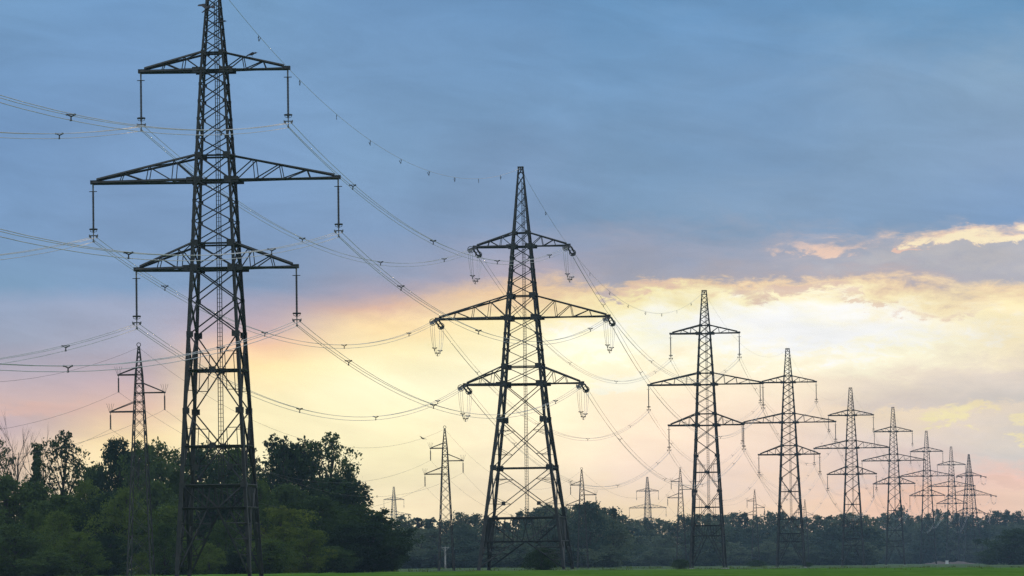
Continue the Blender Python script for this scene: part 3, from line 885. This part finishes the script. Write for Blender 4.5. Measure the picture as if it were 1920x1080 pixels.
def make_tree(name, seed, mat, leaves, leaf, base=0.12, rad=0.38, lobes=22, top=0.5, airy=0.0, lean=0.0, spiky=0.0):
    """a tree of unit height 10 m: base = where the crown starts, rad = crown radius / height,
    top = where the crown is widest, airy = how far the twig clumps stand apart"""
    r = np.random.default_rng(seed); H = 10.0
    root = empty(name, (0, 0, 0))
    tr = MB()
    tp = [V((lean * z * z * 0.04 + 0.1 * math.sin(z * 0.9 + seed), 0.1 * math.cos(z * 0.7 + seed), z)) for z in np.linspace(0, H * 0.9, 9)]
    tr.tube(tp, 0.2, 7, 0.03)
    def axis(z):
        k = min(z / (H * 0.9), 0.999) * 8; i = int(k); return tp[i].lerp(tp[i + 1], k - i)
    cen = []; siz = []
    for i in range(lobes):
        u = (i + r.uniform(0.1, 0.9)) / lobes
        z = H * (base + (0.97 - base) * u)
        q_ = (u - top) / (1 - top); prof = 0.35 + 0.65 * (u / top) ** 0.6 if u < top else (max(0.0, 1 - q_ * q_) ** 0.5 if spiky == 0 else (1 - q_) ** (0.5 + spiky))
        R = rad * H * max(0.10, prof) * r.uniform(0.62, 1.2)
        a = i * 2.4 + r.uniform(-0.5, 0.5)
        lr = rad * H * r.uniform(0.22, 0.46) * (0.55 + 0.45 * prof) * (1 - 0.35 * airy)
        ax = axis(z)
        k = max(0.0, R - lr * 0.75) * (0.5 if i % 3 == 2 else 1.0)
        C = ax + V((math.cos(a) * k, math.sin(a) * k, 0)); C.z = min(z, H - lr * 0.8)
        st = axis(max(0.08 * H, C.z - 0.22 * H - k * 0.35))
        tr.tube([st, st.lerp(C, 0.5) + V((0, 0, 0.12)), C], 0.075, 5, 0.018)
        nt = max(4, int((20 - 6 * airy) * r.uniform(0.7, 1.2)))
        per = max(3, int(leaves / lobes / nt))
        for t in range(nt):
            d = r.normal(size=3); d /= np.linalg.norm(d); d[2] = d[2] * 0.85 + 0.15
            e = np.array(C) + d * lr * (r.uniform(0.35, 1.08) ** 0.6) * (1 + 0.2 * airy)
            if r.random() < 0.22: tr.tube([C, V(e)], 0.018, 3, 0.006)
            sg = lr * (0.21 - 0.06 * airy) * r.uniform(0.7, 1.3)
            cen.append(e + r.normal(size=(per, 3)) * sg * np.array([1.05, 1.05, 0.8])); siz.append(np.ones(per))
    tr.build('trunk', M_BARK, root, True)
    link_mesh('crown', leaf_cloud('crown', np.concatenate(cen), np.concatenate(siz), leaf, mat, seed + 1), root)
    return root

def make_bare(seed):
    r = np.random.default_rng(seed); root = empty('bare_tree', (0, 0, 0)); tr = MB(); tw = MB()
    def grow(p, d, L, w, lev):
        pts = [p]; q = p.copy(); dd = d.copy()
        for i in range(4):
            dd = (dd + V(r.normal(size=3)) * 0.10 + V((0, 0, 0.06))).normalized(); q = q + dd * L / 4; pts.append(q.copy())
        (tr if lev < 1 else tw).tube(pts, w, 5 if lev < 2 else 3, w * 0.45)
        if lev >= 4: return
        for k in range(4 if lev < 3 else 3):
            t = r.uniform(0.3, 1.0); i = min(3, int(t * 4)); s = pts[i].lerp(pts[i + 1], t * 4 - i)
            a = r.uniform(0, 6.28); side = V((math.cos(a), math.sin(a), 0.0)); nd = (dd * 0.95 + side * r.uniform(0.3, 0.62)).normalized()
            grow(s, nd, L * r.uniform(0.5, 0.72), w * 0.5, lev + 1)
    grow(V((0, 0, 0)), V((0, 0, 1)), 5.5, 0.16, 0)
    tr.build('trunk', M_BARK, root); tw.build('twigs', M_BARK, root)
    return root

PROTO = {
 'broad':  [make_tree('tree', 11, M_LEAF_DARK, 14000, 0.15, 0.02, 0.40, 40, 0.5), make_tree('tree', 12, M_LEAF_DARK, 14000, 0.15, 0.02, 0.42, 36, 0.42), make_tree('tree', 13, M_LEAF_MID, 14000, 0.15, 0.02, 0.38, 38, 0.58)],
 'airy':   [make_tree('airy_tree', 21, M_LEAF_DARK, 6500, 0.12, 0.10, 0.30, 44, 0.6, 0.8), make_tree('airy_tree', 22, M_LEAF_DARK, 6500, 0.12, 0.06, 0.33, 44, 0.66, 0.7)],
 'light':  [make_tree('willow_bush', 31, M_LEAF_LIGHT, 14000, 0.13, 0.01, 0.42, 28, 0.42, 0.2), make_tree('willow_bush', 32, M_LEAF_MID, 14000, 0.13, 0.01, 0.44, 30, 0.4, 0.2)],
 'spire':  [make_tree('narrow_tree', 41, M_LEAF_DARK, 5500, 0.13, 0.06, 0.22, 34, 0.4, 0.4, 0, 0.5)],
 'bush':   [make_tree('bush', 51, M_LEAF_DARK, 16000, 0.16, 0.0, 0.62, 44, 0.36)],
 'far':    [make_tree('far_tree', 61 + i, M_LEAF_FAR_HAZED, 5200, 0.2, 0.0, rr, 34, tt, ar) for i, (rr, tt, ar) in enumerate([(0.36, 0.5, 0.1), (0.42, 0.42, 0.2), (0.30, 0.55, 0.5), (0.46, 0.36, 0.0), (0.34, 0.6, 0.7)])],
}
WID = {'broad': .40, 'airy': .31, 'light': .43, 'spire': .22, 'bush': .62, 'far': .38}
WMUL = {'broad': 1.55, 'airy': 1.3, 'light': 1.3, 'spire': 1.2, 'bush': 1.4, 'far': 1.0}
P_USED = set()
def plant(kind, px, top, Y, wpx, label, cat, group, var=None, name=None, sink=0.0):
    """a tree whose foot stands at distance Y under photo column px, as tall and wide as the photo shows it"""
    pr = PROTO[kind]; p = pr[(var if var is not None else rng.randrange(len(pr))) % len(pr)]
    o = copy_tree(p) if p.name in P_USED else p
    P_USED.add(p.name)
    b = at(px, 1060, Y); b.z = ground_z(b.x) - sink
    h = at(px, top, Y).z - b.z
    w = wpx * WMUL[kind] / F * Y / 2
    o.location = b; o.rotation_euler = (0, 0, rng.uniform(0, 6.28))
    sxy = w / (10 * WID[kind] * 1.08)
    o.scale = (sxy, sxy, h / 10.0)
    if name: o.name = name
    tag(o, label, cat, group)
    return o

GW = 'trees of the dark wood'
# skyline of the wood on the left, left to right
for kind, px, top, Y, w, lab in [
    ('airy', -14, 786, 770, 84, 'leafy tree cut by the photo\'s left edge, beside the bare tree'),
    ('spire', 70, 832, 775, 76, 'dark tufted tree just right of the bare tree'),
    ('airy', 122, 812, 765, 104, 'tall open-crowned tree with sky showing through, right of the bare tree'),
    ('broad', 176, 876, 850, 90, 'lower dark tree in the dip of the skyline beside the open-crowned tree'),
    ('broad', 226, 826, 830, 96, 'dark tree whose crown meets the left side of the small pylon'),
    ('broad', 288, 834, 835, 108, 'dark tree whose crown meets the right side of the small pylon'),
    ('airy', 330, 846, 845, 74, 'small open tree top left of the nearest pylon\'s legs'),
    ('broad', 378, 840, 850, 112, 'dark tree behind the left leg of the nearest pylon'),
    ('broad', 440, 842, 850, 108, 'dark tree behind the right leg of the nearest pylon'),
    ('airy', 512, 820, 820, 110, 'tall tree with a sparse feathery top right of the nearest pylon'),
    ('broad', 566, 832, 815, 128, 'big dark dense tree in the middle of the right half of the wood'),
    ('airy', 622, 815, 810, 118, 'tallest open-crowned tree at the right shoulder of the wood'),
    ('airy', 538, 824, 812, 84, 'feathery tree leaning over the big dense tree of the wood'),
    ('airy', 262, 830, 820, 70, 'open tree right behind the small pylon in the wood'),
    ('airy', 655, 880, 805, 74, 'loose leaning tree on the right flank of the wood'),
    ('broad', 628, 896, 800, 130, 'dark dense tree below the tallest open-crowned tree'),
    ('broad', 668, 948, 780, 110, 'dark tree between the tall trees and the rounded end tree'),
    ('broad', 706, 964, 770, 104, 'rounded dark tree closing the right end of the wood'),
]: plant(kind, px, top, Y, w, lab, 'tree', GW)
bare = make_bare(7)
bb = at(36, 1060, 765); bb.z = ground_z(bb.x); bare.location = bb
bare.scale = [(at(36, 786, 765).z - bb.z) / 10.6] * 3
bare.scale = (bare.scale[0] * 0.62, bare.scale[1] * 0.62, bare.scale[2])
tag(bare, 'bare leafless tree with fine upright twigs at the left of the wood', 'tree', GW)
b2 = copy_tree(bare); q = at(74, 1060, 790); b2.location = (q.x, q.y, ground_z(q.x)); b2.rotation_euler.z = 2.1
f2 = (at(74, 812, 790).z) / 10.6; b2.scale = (f2 * 0.5, f2 * 0.5, f2)
tag(b2, 'bare twigs standing up behind the dark tufted tree', 'tree', GW)
# the depth of the wood and its bushy front
for kind, px, top, Y, w, lab, v in [
    ('broad', 10, 892, 745, 120, 'dark tree at the left edge below the bare tree', 0),
    ('broad', 62, 906, 750, 110, 'dark tree under the dark tufted tree', 1),
    ('broad', 118, 930, 745, 110, 'dark tree under the open-crowned tree', 2),
    ('light', 160, 905, 760, 96, 'mid green tree filling the dip of the skyline', 1),
    ('broad', 205, 925, 745, 112, 'dark tree left below the small pylon', 0),
    ('light', 240, 918, 735, 110, 'soft green rounded tree behind the small pylon', 1),
    ('broad', 296, 905, 750, 100, 'dark tree right below the small pylon', 1),
    ('light', 335, 885, 770, 84, 'bright green crown between small pylon and nearest pylon', 1),
    ('broad', 318, 950, 730, 96, 'green tree left of the nearest pylon\'s portal', 2),
    ('broad', 392, 905, 760, 120, 'dark tree seen through the left of the nearest pylon\'s portal', 1),
    ('broad', 452, 900, 760, 110, 'dark tree seen through the right of the nearest pylon\'s portal', 0),
    ('light', 492, 905, 755, 84, 'bright green crown right beside the nearest pylon\'s right leg', 1),
    ('broad', 545, 910, 765, 120, 'dark olive tree under the big dense tree', 1),
    ('broad', 600, 935, 755, 110, 'dark olive tree over the yellow-green willow', 2),
    ('broad', 648, 985, 735, 110, 'dark bluish tree in the shade right of the willow', 1),
    ('broad', 700, 982, 735, 104, 'dark broad tree sweeping to the grass at the wood\'s right end', 0),
    ('broad', 735, 1008, 760, 44, 'low dark flank of the wood\'s right end', 1),
    ('broad', 28, 985, 705, 110, 'dark shrubby tree at the lower left corner', 1),
    ('light', 62, 960, 720, 84, 'olive bush left of the bright green bush', 1),
    ('light', 112, 962, 712, 92, 'green bush with a soft top in the wood front', 1),
    ('light', 150, 1000, 700, 96, 'bright green bush at the foot of the wood, left', 1),
    ('broad', 90, 1035, 690, 90, 'dark low bush at the bottom left of the wood', 0),
    ('broad', 205, 1002, 715, 84, 'dark bush left of the small pylon\'s feet', 0),
    ('light', 266, 1036, 640, 38, 'small bright green sapling between the small pylon\'s legs', 0),
    ('light', 308, 985, 700, 74, 'green bush right of the small pylon\'s feet', 1),
    ('broad', 345, 1010, 705, 80, 'dark bush behind the nearest pylon\'s left foot', 2),
    ('light', 392, 1020, 690, 60, 'green bush between the nearest pylon\'s feet, left one', 1),
    ('light', 424, 978, 715, 84, 'olive bush in the middle of the nearest pylon\'s portal', 1),
    ('broad', 450, 1025, 695, 76, 'dark bush by the nearest pylon\'s right foot', 1),
    ('light', 528, 952, 720, 132, 'yellow-green willow right of the nearest pylon', 0),
    ('light', 578, 992, 705, 92, 'yellow-green lower willow beside the big willow', 0),
    ('broad', 505, 1012, 690, 90, 'dark low bush in front of the willow', 2),
    ('broad', 622, 1025, 715, 90, 'dark low bush right of the willows', 1),
]: plant(kind, px, top, Y, w, lab, 'bush' if top > 1000 else 'tree', GW, v)

# single bushes in the meadow
plant('bush', 1016, 1028, 702, 66, 'rounded dark bush growing under the broadest pylon', 'bush', None, 0, 'bush')
plant('bush', 1278, 1049, 985, 38, 'low dark bush at the left foot of the first pylon past the broadest pylon', 'bush', None, 0, 'bush')
plant('bush', 1418, 1051, 1420, 34, 'pale low bush standing in the meadow between two large pylons', 'bush', None, 0, 'bush')
plant('bush', 1514, 1055, 1300, 20, 'tiny bush at the right foot of the second pylon past the broadest pylon', 'bush', None, 0, 'bush')
plant('broad', 1902, 993, 1750, 90, 'large dark round tree at the right edge of the photo', 'tree', None, 0)
plant('broad', 1856, 1030, 1850, 44, 'lower dark tree beside the large round tree at the right edge', 'tree', None, 1)

# the wood across the meadow: every tree its own object
PROF = [(730, 976), (760, 968), (775, 972), (800, 963), (815, 974), (832, 976), (860, 964), (890, 963), (905, 974), (925, 972), (942, 982), (962, 970), (985, 955), (1010, 950),
        (1050, 948), (1080, 952), (1105, 943), (1130, 944), (1148, 958), (1166, 966), (1200, 974), (1240, 972), (1262, 976), (1280, 966), (1320, 960), (1345, 966), (1380, 963), (1420, 965),
        (1460, 960), (1490, 968), (1530, 970), (1560, 964), (1595, 958), (1620, 970), (1650, 967), (1672, 966), (1692, 952), (1712, 966), (1735, 962), (1765, 954), (1790, 964), (1820, 968), (1850, 970),
        (1882, 956), (1905, 962), (1945, 962)]
def far_depth(px):
    return 1520 if px < 955 else 1400 if px < 1165 else 1850 if px < 1345 else 2080 if px < 1630 else 2720
def zone(px):
    if px < 900: return 'left of the broadest pylon'
    if px < 1070: return 'behind the broadest pylon'
    if px < 1290: return 'right of the broadest pylon'
    if px < 1470: return 'below the faint small pylon'
    if px < 1700: return 'below the middle pylons'
    return 'behind the smallest pylons'
r2 = random.Random(23)
px = 728.0
k = 0
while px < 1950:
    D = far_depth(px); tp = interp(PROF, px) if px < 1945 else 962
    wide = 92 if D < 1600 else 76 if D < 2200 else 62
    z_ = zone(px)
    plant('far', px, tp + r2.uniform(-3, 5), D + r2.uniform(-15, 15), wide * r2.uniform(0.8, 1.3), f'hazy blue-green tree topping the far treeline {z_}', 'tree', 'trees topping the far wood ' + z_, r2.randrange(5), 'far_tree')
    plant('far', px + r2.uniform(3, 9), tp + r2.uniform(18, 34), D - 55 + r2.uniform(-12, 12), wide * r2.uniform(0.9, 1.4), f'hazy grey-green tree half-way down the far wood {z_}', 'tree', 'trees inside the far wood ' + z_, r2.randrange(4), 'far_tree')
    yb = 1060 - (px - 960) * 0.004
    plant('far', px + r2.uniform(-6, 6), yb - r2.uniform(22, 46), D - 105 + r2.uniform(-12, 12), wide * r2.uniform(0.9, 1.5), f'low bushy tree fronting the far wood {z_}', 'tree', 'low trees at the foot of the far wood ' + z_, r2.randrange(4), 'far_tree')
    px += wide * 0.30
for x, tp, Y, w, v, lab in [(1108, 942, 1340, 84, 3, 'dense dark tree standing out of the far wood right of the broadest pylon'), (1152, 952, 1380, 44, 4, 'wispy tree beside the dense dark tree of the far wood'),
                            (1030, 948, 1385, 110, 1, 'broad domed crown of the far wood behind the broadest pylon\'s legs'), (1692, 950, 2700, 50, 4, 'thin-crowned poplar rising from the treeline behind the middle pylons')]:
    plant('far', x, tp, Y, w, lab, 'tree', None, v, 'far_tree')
for pl in PROTO.values():                        # drop any model not planted
    for p in pl:
        if p.name not in P_USED and p.get('label') is None:
            for ch in list(p.children): bpy.data.objects.remove(ch)
            bpy.data.objects.remove(p)

# ------------------------------------------------------------------ small things
def make_post():
    r = empty('utility_pole', (0, 0, 0))
    mb = MB(); mb.tube([(0, 0, 0), (0, 0, 5.2)], 0.22, 8, 0.15); mb.build('pole', M_CONCRETE, r)
    mb = MB(); mb.box((0, 0, 5.0), 1.9, 0.14, 0.14); mb.tube([(-0.8, 0, 4.95), (0, 0, 4.1)], 0.04, 4); mb.tube([(0.8, 0, 4.95), (0, 0, 4.1)], 0.04, 4); mb.build('crossbar', M_CONCRETE, r)
    for x in (-0.85, 0.0, 0.85):
        mb = MB(); mb.lathe([(0, 0.05), (0.1, 0.1), (0.2, 0.06), (0.32, 0.09), (0.4, 0.03)], (x, 0, 5.05), (0, 0, 1), 8); mb.build('insulator', M_FITTING, r)
    return r
post = make_post(); b = at(835, 1060, 1270); b.z = ground_z(b.x); post.location = b
tag(post, 'pale concrete pole with a short crossbar beside the small pylon in the meadow', 'pole')

M_WHITE = metal('white_painted_sheet', (0.62, 0.62, 0.6), (0.75, 0.75, 0.72), 0.6, 0.0)
M_SOIL = metal('reddish_soil', (0.07, 0.055, 0.045), (0.12, 0.085, 0.07), 0.95, 0.0, 0.5)
hut = empty('white_cabinet', (0, 0, 0))
mb = MB(); mb.box((0, 0, 0.75), 1.3, 1.0, 1.5); mb.build('cabinet_body', M_WHITE, hut)
mb = MB(); mb.box((0, 0, 1.56), 1.5, 1.2, 0.12); mb.build('lid', M_WHITE, hut)
b = at(1771, 1060, 2380); b.z = ground_z(b.x) + 1.2; 
bank = MB(); rb = random.Random(4)
N_ = 24; M_ = 7
p0 = at(1728, 1060, 2385); p1 = at(1832, 1060, 2385)
for i in range(N_):
    t = i / (N_ - 1); hx = p0.lerp(p1, t); g = ground_z(hx.x)
    hh = 1.5 * math.sin(math.pi * min(1, t * 1.02)) ** 0.5 * (0.7 + 0.5 * rb.random())
    for j in range(M_):
        s = j / (M_ - 1); bank.v.append(V((hx.x, 2370 + 30 * s, g - 0.3 + hh * math.sin(math.pi * s))))
for i in range(N_ - 1):
    for j in range(M_ - 1): bank.f.append((i*M_+j, (i+1)*M_+j, (i+1)*M_+j+1, i*M_+j+1))
bk = bank.build('earth_bank', M_SOIL, None, True); bk['kind'] = 'structure'
hut.location = (b.x, 2366, ground_z(b.x) + 0.0)
tag(hut, 'tiny white cabinet before the far wood near the smallest pylons', 'cabinet')

def make_bird(wings):
    r = empty('bird', (0, 0, 0))
    mb = MB()
    mb.lathe([(0, 0.015), (0.05, 0.045), (0.16, 0.085), (0.28, 0.075), (0.36, 0.045), (0.40, 0.04)], (-0.2, 0, 0.12), (1, 0, 0.35), 8)
    mb.lathe([(0, 0.03), (0.04, 0.052), (0.09, 0.05), (0.13, 0.02), (0.2, 0.004)], (0.15, 0, 0.25), (1, 0, 0.1), 8)
    mb.box((-0.3, 0, 0.07), 0.26, 0.09, 0.02, Matrix.Rotation(-0.3, 3, 'Y'))
    mb.build('body', M_BIRD, r, True)
    for s in (-1, 1):
        mb = MB()
        if wings:
            pts = [(0.12, s * 0.05, 0.2), (0.18, s * 0.3, 0.36), (0.02, s * 0.62, 0.30), (-0.12, s * 0.58, 0.26), (-0.08, s * 0.3, 0.28), (-0.12, s * 0.05, 0.18)]
        else:
            pts = [(0.12, s * 0.075, 0.26), (0.02, s * 0.09, 0.28), (-0.2, s * 0.06, 0.16), (-0.36, s * 0.03, 0.07), (-0.15, s * 0.09, 0.1), (0.05, s * 0.095, 0.16)]
        q = len(mb.v)
        for dz in (0.0, 0.02):
            for p in pts: mb.v.append(V(p) + V((0, s * dz * (0 if wings else 1), dz)))
        n_ = len(pts); mb.f.append(tuple(range(n_))); mb.f.append(tuple(range(2 * n_ - 1, n_ - 1, -1)))
        for i in range(n_): mb.f.append((i, (i + 1) % n_, n_ + (i + 1) % n_, n_ + i))
        mb.build('wing', M_BIRD, r)
    if not wings:
        for s in (-1, 1):
            mb = MB(); mb.tube([(0, s * 0.03, 0.1), (0.02, s * 0.03, 0.0)], 0.012, 4); mb.build('foot', M_BIRD, r)
    return r
sit = make_bird(False); fly = make_bird(True)
o0, _, rz0 = PY[0]
t = 0.49
sit.location = tipw(o0, rz0, 1, 0.95 + (6.3 - 1.3) * t, 44.6 + (43.36 - 44.6) * t + 0.14) + V((0, -0.45, 0)) * 0; sit.rotation_euler = (0, 0, rz0 + 0.2); sit.scale = (1.35,) * 3
# on the near top chord of the arm
w_ = interp([(43.1, 1.95), (50.9, 0.75)], 44.6) / 2
chord = V((w_, -w_, 44.6)).lerp(V((5.95, -0.16, 43.36)), t)
sit.location = o0.location + Matrix.Rotation(rz0, 3, 'Z') @ (chord + V((0, 0, 0.12)))
tag(sit, 'dark bird perched on the right half of the nearest pylon\'s top arm', 'bird')
fly.location = o0.location + Matrix.Rotation(rz0, 3, 'Z') @ V((-0.35, -1.2, 48.0)); fly.rotation_euler = (0.2, -0.3, 0.9); fly.scale = (1.5,) * 3
tag(fly, 'dark bird with spread wings beside the nearest pylon\'s peak', 'bird')
s2 = copy_tree(sit)
w_ = interp([(43.1, 1.95), (50.9, 0.75)], 46.9) / 2
s2.location = o0.location + Matrix.Rotation(rz0, 3, 'Z') @ V((w_ + 0.08, -w_, 46.9)); s2.rotation_euler = (0, 0.1, 0.4)
tag(s2, 'dark bird clinging to the right leg above the nearest pylon\'s top arm', 'bird')
f2_ = copy_tree(fly); f2_.location = at(792, 825, 700); f2_.rotation_euler = (0.3, 0, 2.4); f2_.scale = (1.1,) * 3
tag(f2_, 'speck of a bird flying in the yellow sky left of the small pylon', 'bird')

# ------------------------------------------------------------------ haze over the whole valley
hz = bpy.data.materials.new('evening_haze'); hz.use_nodes = True
H_ = NT(hz.node_tree); H_.n.clear()
pv = H_.node('ShaderNodeVolumePrincipled')
pv.inputs['Color'].default_value = (0.5, 0.76, 1.0, 1)
pv.inputs['Density'].default_value = 0.000065
pv.inputs['Anisotropy'].default_value = 0.0
ho = H_.node('ShaderNodeOutputMaterial'); H_.l.new(pv.outputs[0], ho.inputs['Volume'])
mb = MB(); mb.box((0, 2100, 28.5), 5200, 4500, 69)
haze = mb.build('haze', hz); haze['kind'] = 'stuff'
